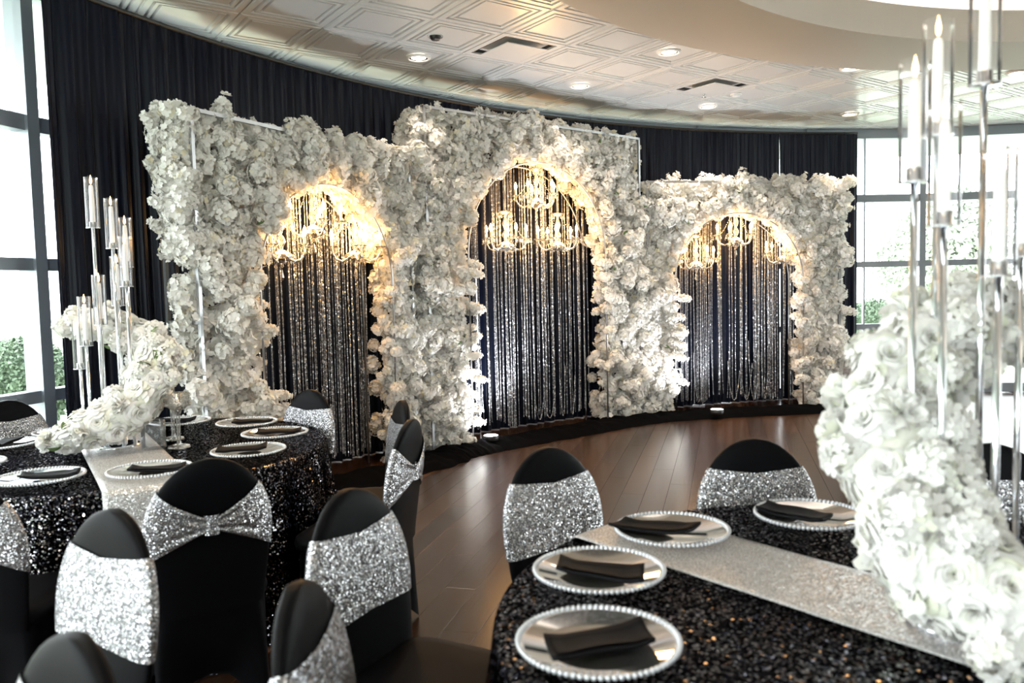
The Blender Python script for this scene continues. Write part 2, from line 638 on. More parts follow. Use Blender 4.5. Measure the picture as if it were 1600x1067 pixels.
def tree(label, c, h, rad, seed, n=2600):
    t = thing('garden_tree', label, 'tree', (c[0], c[1], -.07))
    MB().tube([(0, 0, 0), (.05, 0, h * .35), (0, .05, h * .7)], [.12, .09, .05], 8).build('trunk', 'bark', t)
    mb = MB()
    rnd = random.Random(seed)
    for k in range(6):
        q = Vector((rnd.uniform(-1, 1), rnd.uniform(-1, 1), 0)) * rad * .6
        m2 = leafball('x', (q.x, q.y, h * rnd.uniform(.45, .8)), rad * rnd.uniform(.55, .8), n, seed + k, .11)
        mb.add(m2.v, m2.f)
    stuff(mb.build('crown', 'overexposed_leaf', t, False))


bush('low pale bush outside just right of the curtain', (7.35, 16.2), .62, 8, .95)
tree('leafy tree outside behind the tall candles at right', (15.5, 27.), 4.6, 2.2, 12)

# ------------------------------------------------------------------ ceiling fittings
fit = MB().lathe([(.105, .004), (.104, -.004), (.092, -.012), (.080, -.012), (.076, -.004)], 28).mesh('trim_ring', 'dome_white')
fit2 = MB().lathe([(.077, -.006), (.066, -.002), (.060, -.001)], 28).mesh('reflector', 'chrome')
fit3 = MB().lathe([(.001, -.003), (.045, -.003), (.062, -.0015)], 24).mesh('lamp_face', 'downlight_glow')
DL = [((-.735, 6.869), 'round recessed downlight nearest the left arch, above its right corner'), ((1.379, 6.867), 'round recessed downlight between the two ceiling diffusers, near the ring'),
      ((.72, 7.931), 'round recessed downlight above the tall middle arch'), ((2.224, 8.953), 'round recessed downlight just left above the right arch'),
      ((3.191, 7.502), 'round recessed downlight close to the ring, left of the candles'), ((4.04, 9.527), 'round recessed downlight above the right end of the curtain'),
      ((4.917, 7.798), 'round recessed downlight at the far right edge behind candles'), ((-.45, 4.6), 'round recessed downlight above the dance floor, out of view'), ((.3, -.2), 'round recessed downlight above the viewer'),
      ((-1.75, 2.6), 'round recessed downlight over the left tables'), ((-1.2, .2), 'round recessed downlight behind the viewer at left'), ((.2, 2.6), 'round recessed downlight over the near round table')]
for (x, y), lab in DL:
    t = thing('downlight', lab, 'downlight', (x, y, Z_CEIL - .002), 0, 'recessed ceiling downlights')
    link('trim_ring', fit, t)
    link('reflector', fit2, t)
    link('lamp_face', fit3, t)
    ld = bpy.data.lights.new('downlight_beam', 'SPOT')
    ld.energy = 26 if y > 6.5 and x < 1 else 85
    ld.color = (1, .83, .66)
    ld.spot_size = R(95)
    ld.spot_blend = .7
    ld.shadow_soft_size = .05
    lo = bpy.data.objects.new('downlight_beam', ld)
    col.objects.link(lo)
    lo.parent = t
    lo.location = (0, 0, -.02)
for (i, j), lab in zip(sorted(VENT_CELLS), ('square white ceiling air diffuser nearest the left arch', 'square white ceiling air diffuser above the right arch')):
    p = tile_at(i, j)
    t = thing('air_diffuser', lab, 'air diffuser', (p.x, p.y, Z_CEIL), TA, 'ceiling air diffusers')
    h, g = TS / 2, .05
    m = MB()
    for a, b in (((0, -h + g / 2), (TS, g)), ((0, h - g / 2), (TS, g)), ((-h + g / 2, 0), (g, TS - 2 * g)), ((h - g / 2, 0), (g, TS - 2 * g))):
        m.box((a[0], a[1], .006), (b[0], b[1], .012))
    m.build('diffuser_frame', 'tile_white', t, False)
    bevel(MB().box((0, 0, -.022), (.40, .40, .008)).build('face_plate', 'tile_white', t, False), .003)
    m = MB()
    for sx, sy in ((1, 0), (-1, 0), (0, 1), (0, -1)):
        m.box((sx * .235, sy * .235, .05), (.008 if sx else .47, .008 if sy else .47, .085))
    m.box((0, 0, .095), (.48, .48, .006))
    m.build('duct_box', 'black_plastic', t, False)
t = thing('ceiling_sensor', 'small dark round sensor on a ceiling tile left of the diffuser', 'sensor', (-.542, 6.32, Z_CEIL))
MB().lathe([(.001, -.03), (.03, -.028), (.042, -.012), (.045, .003)], 20).build('sensor_body', 'black_plastic', t)
MB().lathe([(.06, -.004), (.06, .004)], 20).build('sensor_plate', 'tile_white', t)
t = thing('sprinkler', 'small sprinkler head below the ceiling near the right diffuser', 'sprinkler', (2.018, 8.277, Z_CEIL))
MB().lathe([(.035, 0), (.03, -.008), (.012, -.012), (.010, -.04), (.001, -.04)], 16).build('sprinkler_body', 'chrome', t)
MB().lathe([(.001, -.062), (.022, -.06), (.022, -.057), (.001, -.055)], 16).build('deflector', 'chrome', t)
MB().tube([(-.01, 0, -.04), (-.015, 0, -.05), (0, 0, -.06)], .0025, 5).tube([(.01, 0, -.04), (.015, 0, -.05), (0, 0, -.06)], .0025, 5).build('yoke', 'chrome', t)
t = thing('smoke_detector', 'small round white smoke detector right of the right diffuser', 'smoke detector', (2.385, 8.418, Z_CEIL))
MB().lathe([(.001, -.035), (.035, -.033), (.05, -.015), (.055, .003)], 20).build('detector_body', 'tile_white', t)
MB().lathe([(.052, -.010), (.058, -.008), (.058, .003)], 20).build('detector_base', 'dome_white', t)

# ------------------------------------------------------------------ black backdrop curtain
bc = thing('backdrop_curtain', 'floor length black pleated curtain curving behind the flower arches', 'curtain')
AL, AR = 159.9, 94.6
NP = 9
rod = MB().tube([on_circle(AL + (AR - AL) * k / 60, R_CURT, 3.37) for k in range(61)], .016, 8)
rod.build('curtain_rod', 'black_plastic', bc)
for k in range(NP):
    a0 = AL + (AR - AL) * k / NP
    a1 = AL + (AR - AL) * (k + 1) / NP - .02
    rnd = random.Random(50 + k)
    ph = [rnd.uniform(0, 6.28) for _ in range(4)]

    def fn(u, v, a0=a0, a1=a1, ph=ph, k=k):
        a = a0 + (a1 - a0) * u
        s = u * 1.06 * 2 * PI
        z = 3.385 - 3.375 * v
        amp = .018 + .022 * v
        wv = math.sin(s * 8 + ph[0] + .5 * math.sin(s * 2.3 + ph[1])) + .55 * math.sin(s * 17 + ph[2]) * (1 - .3 * v) + .3 * math.sin(s * 3 + ph[3])
        wv += .25 * noise.noise(Vector((u * 9, v * 1.3, k * 7.)))
        if v < .03:
            wv *= .35
        p = on_circle(a, R_CURT + .0 + amp * wv * .75, z)
        return p
    MB().grid(96, 14, fn).build('drape_panel', 'black_drape', bc)

# ------------------------------------------------------------------ blossoms


def floret(mb, mtx, r, npet, rnd, cup=.35, wid=.85):
    vs, fs = [Vector((0, 0, 0))], []
    for k in range(npet):
        a = 2 * PI * k / npet + rnd.uniform(-.15, .15)
        l = r * rnd.uniform(.85, 1.15)
        wv = l * wid
        up = cup * l * rnd.uniform(.5, 1.4)
        ca, sa = math.cos(a), math.sin(a)

        def P(x, y, z):
            return Vector((x * ca - y * sa, x * sa + y * ca, z))
        b = len(vs)
        vs += [P(l * .55, wv * .5, up * .55), P(l * .55, -wv * .5, up * .55), P(l * .98, wv * .33, up * rnd.uniform(.7, 1.1)), P(l * .98, -wv * .33, up * rnd.uniform(.7, 1.1)), P(l * .6, 0, up * .35)]
        fs += [(0, b + 1, b + 4), (0, b + 4, b), (b + 4, b + 1, b + 3), (b + 4, b + 3, b + 2), (b + 4, b + 2, b)]
    mb.add([mtx @ v for v in vs], fs)


def orient(v, rnd):
    q = Vector(v).to_track_quat('Z', 'Y').to_matrix().to_4x4()
    return q @ Matrix.Rotation(rnd.uniform(0, 6.28), 4, 'Z')


def cluster(seed, n, rad, fr, npet=5, elong=1.0, cup=.35, dome=False, jit=(.55, 1.22)):
    """one blossom head: florets over an ellipsoid (elong along x)"""
    rnd = random.Random(seed)
    mb = MB()
    for i in range(n):
        z = 1 - 2 * (i + .5) / n
        if dome and z < -.45:
            continue
        a = i * 2.39996
        s = math.sqrt(max(0, 1 - z * z))
        v = Vector((s * math.cos(a), s * math.sin(a), z))
        v = (v + Vector((rnd.gauss(0, .12), rnd.gauss(0, .12), rnd.gauss(0, .12)))).normalized()
        rr = rad * rnd.uniform(*jit)
        p = Vector((v.x * rr * elong, v.y * rr, v.z * rr))
        floret(mb, Matrix.Translation(p) @ orient(v + Vector((rnd.gauss(0, .25), rnd.gauss(0, .25), rnd.gauss(0, .25))), rnd), fr * rnd.uniform(.8, 1.2), npet, rnd, cup)
    return mb


BLO_FAR = [cluster(180 + k, 52, .064, .030, 5, e).mesh('blossom_cluster', 'blossom') for k, e in enumerate((1., 1.3, 1.6))]
BLO = [cluster(100 + k, 140, .066, .0215, 5, e).mesh('blossom_cluster', 'blossom') for k, e in enumerate((1., 1.1, 1.3, 1.5, 1.8, .9))]
SPRIG = [cluster(140 + k, 54, .036, .0235, 5, 2.7, jit=(.6, 1.04)).mesh('blossom_sprig', 'blossom') for k in range(3)]


def leaf_mesh(l=.07, wd=.035):
    return MB().grid(3, 5, lambda u, v: Vector(((u - .5) * wd * math.sin(PI * min(1, v * .92 + .06)) * 1.1, v * l, .012 * math.sin(v * 3) + abs(u - .5) * .012)))


LEAF = leaf_mesh().mesh('leaf', 'leaf_green')

# ------------------------------------------------------------------ flower arches
ARCH = [
    dict(key='left', p0=(-1.96, 5.02), p1=(-.87, 7.02), h=2.65, oc=1.235, orad=.74, spring=1.57, depth=.30, seed=21,
         label='left flower covered arch frame beside the window, white blossoms', side='L', side_z=1.75, dmin=.094, bare=lambda x, z: (x < .12 and (z > 1.9 or 1.0 < z < 1.6)) or (z > 2.50 and x < .75)),
    dict(key='mid', p0=(-.74, 7.20), p1=(1.46, 9.0), h=3.13, oc=1.355, orad=.915, spring=1.83, depth=.32, seed=22,
         label='tall middle flower arch of white blossoms, highest of the three', side='L', side_z=.05, dmin=.100, bare=lambda x, z: (x < .12 and z > 2.6) or (z > 3.0 and (x < 1.0 or x > 1.7)) or (x > 2.72 and z > 2.5)),
    dict(key='right', p0=(1.56, 9.05), p1=(3.88, 9.42), h=2.66, oc=1.095, orad=.785, spring=1.52, depth=.32, seed=23,
         label='right flower covered arch frame near the right end of the curtain', side='R', side_z=.0, dmin=.094, bare=lambda x, z: z > 2.56 and .3 < x < .9),
]


def make_arch(A):
    p0, p1 = Vector((*A['p0'], 0)), Vector((*A['p1'], 0))
    d = p1 - p0
    W = d.length
    rz = math.atan2(d.y, d.x)
    t = thing('flower_arch', A['label'], 'flower arch', p0, rz, 'white blossom arches')
    A['root_m'] = Matrix.Translation(p0) @ Matrix.Rotation(rz, 4, 'Z')
    A['W'] = W
    H, D = A['h'], A['depth']
    s = .012
    # square tube frame, each bar a piece
    bars = []
    for yy in (0, D):
        bars += [((0, yy, 0), (0, yy, H)), ((W, yy, 0), (W, yy, H)), ((0, yy, H), (W, yy, H))]
    for xx in (0, W):
        for z in (.02, H * .5, H):
            bars.append(((xx, 0, z), (xx, D, z)))
    for a, b in bars:
        a, b = Vector(a), Vector(b)
        c = (a + b) / 2
        dd = b - a
        MB().box(c, (abs(dd.x) + 2 * s, abs(dd.y) + 2 * s, abs(dd.z) + 2 * s)).build('frame_bar', 'frame_silver', t, False)
    oc, r, sp = A['oc'], A['orad'], A['spring']
    for yy in (-.02, D):
        pts = [(oc - r, yy, 0)] + [(oc - r * math.cos(PI * q / 32), yy, sp + r * math.sin(PI * q / 32)) for q in range(33)] + [(oc + r, yy, 0)]
        MB().tube(pts, .008, 8).build('arch_hoop', 'frame_silver', t)
    rnd = random.Random(A['seed'])
    # front blossoms by dart throwing
    pts = []

    def inside(x, z, mrg):
        if z < sp:
            return abs(x - oc) < r - mrg
        return math.hypot(x - oc, z - sp) < r - mrg

    tries = 0
    cell = {}
    dm = A['dmin']
    while tries < 16000:
        tries += 1
        x = rnd.uniform(-.05, W + .05)
        z = rnd.uniform(.06, H - .03 + .05 * (x > .8))
        if inside(x, z, -.045 + .05 * noise.noise(Vector((x * 4, z * 4, A['seed'])))):
            continue
        ok = True
        ci, cj = int(x / dm + 50), int(z / dm)
        for a in (-1, 0, 1):
            for b in (-1, 0, 1):
                for (xx, zz) in cell.get((ci + a, cj + b), ()):
                    if (xx - x) ** 2 + (zz - z) ** 2 < dm * dm:
                        ok = False
        if ok:
            cell.setdefault((ci, cj), []).append((x, z))
            y = rnd.uniform(-.07, .09) + .14 * noise.noise(Vector((x * 2.4, z * 2.4, 3)))
            if A['bare'](x, z):      # the bar of the frame stays in front here
                y = max(y, rnd.uniform(.085, .14))
            pts.append((x, y, z))
    main = []
    for (x, y, z) in pts:
        main.append((Vector((x, y, z)), Vector((rnd.gauss(0, .35), -1, rnd.gauss(0, .3))), rnd.uniform(.78, 1.18), 0))
    # soffit of the opening
    for k in range(26):
        a = PI * (k + .5) / 26
        main.append((Vector((oc - (r + .05) * math.cos(a), rnd.uniform(.05, D), sp + (r + .05) * math.sin(a))), Vector((math.cos(a), -.4, -math.sin(a))), rnd.uniform(.7, .95), 0))
    for k in range(26):
        sx = rnd.choice((-1, 1))
        main.append((Vector((oc + sx * (r + .07), rnd.uniform(.05, D), rnd.uniform(.1, sp))), Vector((-sx, -.5, 0)), rnd.uniform(.65, .9), 0))
    # open side of the box
    xs = 0 if A['side'] == 'L' else W
    sg = -1 if A['side'] == 'L' else 1
    nside = int((H - A['side_z']) * D / .0085)
    for k in range(nside):
        main.append((Vector((xs + sg * rnd.uniform(-.04, .05), rnd.uniform(.06, D), rnd.uniform(A['side_z'], H))), Vector((sg, -.6, rnd.gauss(0, .3))), rnd.uniform(.75, 1.1), 0))
    # sprigs that stick out past the outline, inwards and outwards
    for k in range(30):
        sx = rnd.choice((-1, 1))
        main.append((Vector((oc + sx * (r - rnd.uniform(0, .06)), rnd.uniform(-.12, .1), rnd.uniform(.25, sp))), Vector((-sx, -.25, rnd.uniform(-.5, .3))), rnd.uniform(.8, 1.15), 1))
    for k in range(24):
        main.append((Vector((xs + sg * rnd.uniform(.03, .1), rnd.uniform(-.1, D), rnd.uniform(max(.3, A['side_z']), H))), Vector((sg, -.3, rnd.uniform(-.4, .5))), rnd.uniform(.8, 1.2), 1))
    for k in range(16):
        main.append((Vector((rnd.uniform(.3, W), rnd.uniform(0, D), H + rnd.uniform(-.03, .04))), Vector((rnd.gauss(0, .5), -.3, 1)), rnd.uniform(.7, 1.1), 1))
    if A['key'] == 'left':
        main.append((Vector((.28, .05, H + .03)), Vector((.2, -.3, 1)), 1.35, 1))
    main.sort(key=lambda q: q[0].y - .25 * q[2])
    extra = MB()
    for k, (p, v, scl, kind) in enumerate(main):
        v = v.normalized()
        if kind == 0:
            me = BLO[rnd.randrange(len(BLO))]
            mt = Matrix.Translation(p) @ orient(v, rnd) @ Matrix.Scale(scl, 4)
        else:
            me = SPRIG[rnd.randrange(len(SPRIG))]
            mt = Matrix.Translation(p) @ v.to_track_quat('X', 'Z').to_matrix().to_4x4() @ Matrix.Scale(scl, 4)
        if k < 300:
            link('blossom_cluster' if kind == 0 else 'blossom_sprig', me, t, mtx=mt)
        else:
            if kind == 0:
                me = BLO_FAR[k % 3]
            extra.add([mt @ q.co for q in me.vertices], [tuple(f.vertices) for f in me.polygons])
    # loose inner blossoms that fill the depth of the frame
    n = 0
    while n < 4200:
        x, z = rnd.uniform(-.03, W + .03), rnd.uniform(.03, H)
        if inside(x, z, -.01):
            continue
        n += 1
        v = Vector((rnd.gauss(0, .5), -1, rnd.gauss(0, .5))).normalized()
        floret(extra, Matrix.Translation((x, rnd.uniform(-.01, .15), z)) @ orient(v, rnd), rnd.uniform(.026, .044), 5, rnd)
    stuff(extra.build('blossom_filling', 'blossom', t, False))
    for k in range(46):
        x, y, z = pts[rnd.randrange(len(pts))]
        mt = Matrix.Translation((x + rnd.uniform(-.06, .06), y - .02, z + rnd.uniform(-.06, .06))) @ orient(Vector((rnd.gauss(0, .6), -1, rnd.gauss(0, .6))), rnd) @ Matrix.Scale(rnd.uniform(.7, 1.1), 4)
        link('leaf', LEAF, t, mtx=mt)
    return t


for A in ARCH:
    make_arch(A)


# ------------------------------------------------------------------ bead curtains in the openings
def bead_curtain(A, label):
    rnd = random.Random(A['seed'] + 70)
    rm = A['root_m']
    oc, r, sp, D = A['oc'], A['orad'], A['spring'], A['depth']
    mb = MB()
    x = -r - .06
    lo = .07
    nstr = 0
    while x < r + .06:
        kind = rnd.random()
        step = rnd.choice((.010, .011, .012, .013, .016, .03)) if rnd.random() > .1 else rnd.uniform(.05, .095)
        x += step
        y = D + .03 + rnd.uniform(-.05, .02)
        zt = sp + math.sqrt(max(.02, (r + .12) ** 2 - x * x)) if abs(x) < r + .1 else sp
        zb = lo + rnd.uniform(0, .05) + .12 * (noise.noise(Vector((x * 4, A['seed'], 0))) + .2)
        zb = max(.05, zb)
        wd = rnd.choice((.0032, .0038, .0045, .0062))
        sway = rnd.uniform(-.012, .012)
        loop = rnd.random() < .06
        L = zt - zb
        nseg = int(L / .024)
        pts, rad = [], []
        for k in range(nseg + 1):
            f = k / nseg
            px = x + sway * f + (.10 * max(0, f - .55) ** 1.6 * (1 if x < 0 else -1) if loop else 0) + .003 * math.sin(f * 9 + x * 40)
            pts.append((oc + px, y, zt - L * f))
            rad.append(wd * (1.25 if k % 2 else .7))
        mb.tube(pts, rad, 4, False)
        nstr += 1
    # tied-up loops near the floor
    for k in range(5):
        xa = rnd.uniform(-r * .85, r * .7)
        wl = rnd.uniform(.08, .18)
        za = rnd.uniform(.45, .9)
        pts = [(oc + xa + wl * f, D - .03, za - (za - .10) * math.sin(PI * min(1, f * 1.05)) ** .6 if f < .95 else za * .7) for f in [q / 26 for q in range(27)]]
        mb.tube(pts, [.0055 if q % 2 else .0032 for q in range(27)], 4, False)
    o = mb.build('bead_curtain', 'bead_silver', smooth=False)
    o.matrix_basis = rm
    tag(o, label, 'bead curtain', 'silver bead curtains', 'stuff')


bead_curtain(ARCH[0], 'silver bead strands hanging in the left arch')
bead_curtain(ARCH[1], 'silver bead strands hanging in the tall middle arch')
bead_curtain(ARCH[2], 'silver bead strands hanging in the right arch')


# ------------------------------------------------------------------ crystal chandeliers
def drop_mesh():
    return MB().lathe([(.0005, .022), (.003, .016), (.0075, -.006), (.0085, -.012), (.005, -.020), (.0005, -.023)], 6)


DROP = drop_mesh().mesh('crystal_drop', 'crystal', False)
COLM = MB().lathe([(.001, .30), (.012, .295), (.03, .285), (.036, .275), (.016, .262), (.010, .235), (.022, .20), (.030, .175), (.018, .145), (.010, .12), (.026, .095), (.034, .07), (.02, .045), (.012, .02),
                   (.05, .005), (.075, -.012), (.080, -.030), (.055, -.052), (.022, -.066), (.012, -.078), (.016, -.092), (.001, -.104)], 14).mesh('column', 'crystal')
CROWN = MB().lathe([(.014, .262), (.030, .258), (.062, .278), (.066, .286), (.060, .284), (.028, .266)], 12).mesh('crown_dish', 'crystal', False)
ARM = MB().tube([(.035, 0, -.01), (.07, 0, -.045), (.115, 0, -.062), (.16, 0, -.045), (.185, 0, -.005), (.19, 0, .035)], [.008, .009, .009, .008, .007, .007], 8).mesh('arm', 'crystal')
DISH = MB().lathe([(.006, .030), (.020, .030), (.044, .042), (.047, .048), (.042, .046), (.018, .036)], 12).mesh('drip_dish', 'crystal', False)
SLEEVE = MB().lathe([(.0095, .036), (.0095, .10), (.006, .104), (.001, .104)], 10).mesh('candle_sleeve', 'bulb_sleeve')
BULB = MB().lathe([(.005, .103), (.012, .118), (.0145, .130), (.011, .148), (.004, .164), (.0005, .172)], 8).mesh('bulb', 'bulb_glow')


def swag(p, q, sag, n):
    mb = MB()
    p, q = Vector(p), Vector(q)
    for k in range(n + 1):
        f = k / n
        c = p.lerp(q, f) - Vector((0, 0, sag * 4 * f * (1 - f)))
        mb.add([c + Vector(e) * .0052 for e in ((1, 0, 0), (0, 1, 0), (-1, 0, 0), (0, -1, 0), (0, 0, 1), (0, 0, -1))],
               [(0, 1, 4), (1, 2, 4), (2, 3, 4), (3, 0, 4), (1, 0, 5), (2, 1, 5), (3, 2, 5), (0, 3, 5)])
    return mb


SWAG = swag((.045, 0, .275), (.185, 0, .045), .05, 15).mesh('bead_swag', 'crystal', False)


def chandelier(loc, ztop, rot, label, narm=5, s=1.12):
    t = thing('chandelier', label, 'chandelier', loc, rot, 'crystal chandeliers in the arches')
    t.scale = (s, s, s)
    link('column', COLM, t)
    link('crown_dish', CROWN, t)
    MB().tube([(0, 0, .295), (0, 0, (ztop - loc[2]) / s)], .006, 6).build('hanging_rod', 'frame_silver', t)
    for k in range(narm):
        a = 2 * PI * k / narm
        arm = link('arm', ARM, t, (0, 0, 0), (0, 0, a))
        off = (.19, 0, 0)
        link('drip_dish', DISH, arm, off)
        link('candle_sleeve', SLEEVE, arm, off)
        link('bulb', BULB, arm, off)
        link('bead_swag', SWAG, arm)
        for q in range(5):
            b = 2 * PI * q / 5
            link('crystal_drop', DROP, arm, (.19 + .043 * math.cos(b), .043 * math.sin(b), .018))
    for k in range(10):
        b = 2 * PI * k / 10
        link('crystal_drop', DROP, t, (.078 * math.cos(b), .078 * math.sin(b), -.055))
        link('crystal_drop', DROP, t, (.062 * math.cos(b), .062 * math.sin(b), .255))
    link('crystal_drop', DROP, t, (0, 0, -.145), scale=1.7)
    ld = bpy.data.lights.new('chandelier_light', 'POINT')
    ld.energy = 15
    ld.color = (1, .53, .19)
    ld.shadow_soft_size = .14
    lo = bpy.data.objects.new('chandelier_light', ld)
    col.objects.link(lo)
    lo.parent = t
    lo.location = (0, 0, .13)


for loc, ai, rot, lab in [
    ((-1.52, 6.22, 2.00), 0, .3, 'upper crystal chandelier in the left arch'),
    ((-1.70, 5.95, 1.80), 0, .9, 'lower left crystal chandelier in the left arch'),
    ((-1.29, 6.66, 1.82), 0, .1, 'lower right crystal chandelier in the left arch'),
    ((.285, 8.28, 2.40), 1, .5, 'upper crystal chandelier in the tall middle arch'),
    ((-.04, 8.03, 1.95), 1, .2, 'lower left crystal chandelier in the tall middle arch'),
    ((.51, 8.48, 1.96), 1, .8, 'lower right crystal chandelier in the tall middle arch'),
    ((2.66, 9.42, 2.02), 2, .4, 'upper crystal chandelier in the right arch'),
    ((2.17, 9.34, 1.75), 2, .1, 'lower left crystal chandelier in the right arch'),
    ((3.26, 9.52, 1.80), 2, .7, 'lower right crystal chandelier in the right arch')]:
    A = ARCH[ai]
    q = A['root_m'].inverted() @ Vector(loc)
    dz = A['spring'] + math.sqrt(max(.01, A['orad'] ** 2 - (q.x - A['oc']) ** 2))
    chandelier(loc, dz + .06, rot, lab)

# ------------------------------------------------------------------ black cloth puddled along the base of the arches, uplights
bp = [Vector((-1.42, 5.75, 0)), Vector((-.62, 6.75, 0)), Vector((-.45, 7.08, 0)), Vector((-.1, 7.42, 0)), Vector((.7, 8.06, 0)), Vector((1.5, 8.66, 0)), Vector((2.4, 8.93, 0)), Vector((3.9, 9.12, 0))]


def along(u):
    q = u * (len(bp) - 1)
    i = min(int(q), len(bp) - 2)
    f = q - i
    a, b, c, d = bp[max(i - 1, 0)], bp[i], bp[i + 1], bp[min(i + 2, len(bp) - 1)]
    return .5 * ((2 * b) + (c - a) * f + (2 * a - 5 * b + 4 * c - d) * f * f + (3 * b - a - 3 * c + d) * f ** 3)


def pud(u, v):
    p = along(u)
    t = (along(min(1, u + .01)) - along(max(0, u - .01))).normalized()
    n = Vector((-t.y, t.x, 0))
    wd = .34 + .05 * noise.noise(Vector((u * 22, 0, 5)))
    off = -wd * .35 + v * wd * 1.5 + .03 * noise.noise(Vector((u * 40, 1, 2)))
    h = max(.004, .012 + (.055 + .03 * noise.noise(Vector((u * 60, v * 3, 0)))) * math.sin(PI * min(1, v * 1.0)) ** .7 + .02 * noise.noise(Vector((u * 130, v * 6, 4))))
    if v < .02:
        h = .002
    return Vector((p.x, p.y, 0)) + n * off + Vector((0, 0, h))


o = MB().grid(220, 9, pud).build('base_cloth', 'puddled_black')
tag(o, 'black cloth bunched on the floor along the arch bases', 'cloth')

for (x, y), lab, aim in [((-.22, 7.47), 'glowing floor uplight in front of the tall middle arch', (-.25, .3)), ((2.25, 8.74), 'glowing floor uplight in front of the right arch', (-.15, .35))]:
    t = thing('floor_uplight', lab, 'uplight', (x, y, .065), 0, 'floor uplights')
    MB().lathe([(.001, 0), (.07, 0), (.075, .012), (.075, .045), (.068, .052)], 24).build('housing', 'black_plastic', t)
    MB().lathe([(.001, .050), (.066, .050)], 24).build('lens', 'uplight_glow', t)
    ld = bpy.data.lights.new('uplight_beam', 'SPOT')
    ld.energy = 130
    ld.color = (.93, .96, 1)
    ld.spot_size = R(130)
    ld.spot_blend = .6
    ld.shadow_soft_size = .06
    lo = bpy.data.objects.new('uplight_beam', ld)
    col.objects.link(lo)
    lo.parent = t
    lo.location = (0, 0, .06)
    lo.rotation_euler = Vector((aim[0], aim[1], 1)).to_track_quat('-Z', 'Y').to_euler()


# ------------------------------------------------------------------ round tables, cloths, runners
T_R = .90
TABLES = dict(near=Vector((.86, 1.69, 0)), far=Vector((-1.85, 3.82, 0)))
for key, lab in (('near', 'round banquet table under the near black sequin cloth'), ('far', 'round banquet table under the left black sequin cloth')):
    c = TABLES[key]
    t = thing('round_table', lab, 'table', c, 0, 'round banquet tables')
    MB().lathe([(.001, .755), (T_R - .01, .755), (T_R, .748), (T_R, .735), (T_R - .01, .728), (.001, .728)], 64).build('tabletop', 'brown_box', t)
    for k in range(4):
        a = PI / 4 + k * PI / 2
        MB().tube([(.5 * math.cos(a), .5 * math.sin(a), 0), (.5 * math.cos(a), .5 * math.sin(a), .73)], .018, 8).build('leg', 'frame_silver', t)


def cloth(key, label, seed):
    c = TABLES[key]
    rnd = random.Random(seed)
    ph = [rnd.uniform(0, 6.28) for _ in range(5)]
    mb = MB()

    def fn(u, v):
        a = u * 2 * PI
        if v < .32:
            f = v / .32
            return Vector((f * (T_R + .004) * math.cos(a), f * (T_R + .004) * math.sin(a), .761))
        if v < .40:
            f = (v - .32) / .08
            return Vector(((T_R + .004 + .012 * math.sin(f * PI / 2)) * math.cos(a), (T_R + .004 + .012 * math.sin(f * PI / 2)) * math.sin(a), .761 - .014 * (1 - math.cos(f * PI / 2))))
        f = (v - .40) / .60
        z = .747 - .742 * f
        rip = math.sin(a * 19 + ph[0] + .8 * math.sin(a * 3 + ph[1])) + .4 * math.sin(a * 31 + ph[2]) + .5 * math.sin(a * 7 + ph[3])
        rr = T_R + .016 + f * .05 + .030 * min(1, f * 2.2) * rip * (.6 + .4 * f)
        rr = max(rr, T_R + .006)
        return Vector((rr * math.cos(a), rr * math.sin(a), z))
    mb.grid(300, 34, fn, True)
    o = mb.build('sequin_tablecloth', 'sequin_black')
    o.location = c
    tag(o, label, 'tablecloth', 'black sequin tablecloths')


cloth('near', 'black sequin cloth on the near right round table', 5)
cloth('far', 'black sequin cloth on the left round table, hanging in folds', 6)


def runner(key, label, direction, offset, w=.33, hang=.42):
    c = TABLES[key]
    a = math.atan2(direction[1], direction[0])
    half = math.sqrt((T_R + .03) ** 2)
    tot = half + hang

    def fn(u, v):
        s = (u * 2 - 1) * tot
        y = (v - .5) * w + offset
        lim = math.sqrt(max(.01, (T_R + .020) ** 2 - y * y))
        wob = .0015 * noise.noise(Vector((s * 9, y * 9, 1)))
        if abs(s) < lim - .02:
            return Vector((s, y, .766 + wob))
        e = abs(s) - (lim - .02)
        sg = 1 if s > 0 else -1
        if e < .04:
            f = e / .04 * PI / 2
            return Vector((sg * (lim - .02 + .030 * math.sin(f)), y, .766 - .028 * (1 - math.cos(f))))
        out = .062 * min(1, (e - .04) * 2.6) + .008 * math.sin(y * 40 + 1) * min(1, (e - .04) * 6)
        return Vector((sg * (lim + .010 + out), y, .738 - (e - .04)))
    o = MB().grid(200, 14, fn).build('table_runner', 'runner_silver')
    o.location = c
    o.rotation_euler = (0, 0, a)
    md = o.modifiers.new('t', 'SOLIDIFY')
    md.thickness = .002
    md.offset = 1
    tag(o, label, 'table runner', 'silver sequin table runners')


runner('near', 'silver sequin runner across the near right table', (.63, -.776), 0.0)
runner('far', 'silver sequin runner across the left table, hanging over its front', (.535, -.845), -.05)

# ------------------------------------------------------------------ charger plates and napkins
PLATE = MB().lathe([(.001, .004), (.095, .004), (.110, .008), (.150, .017), (.158, .020), (.159, .017), (.150, .013), (.112, .003), (.095, .000), (.001, .0)], 56).mesh('plate_disc', 'plate_glass')
bm = MB()
for k in range(80):
    a = 2 * PI * k / 80
    bm.ball((.161 * math.cos(a), .161 * math.sin(a), .0195), .0060, 8, 5)
BEAD = bm.mesh('beaded_rim', 'pearl')


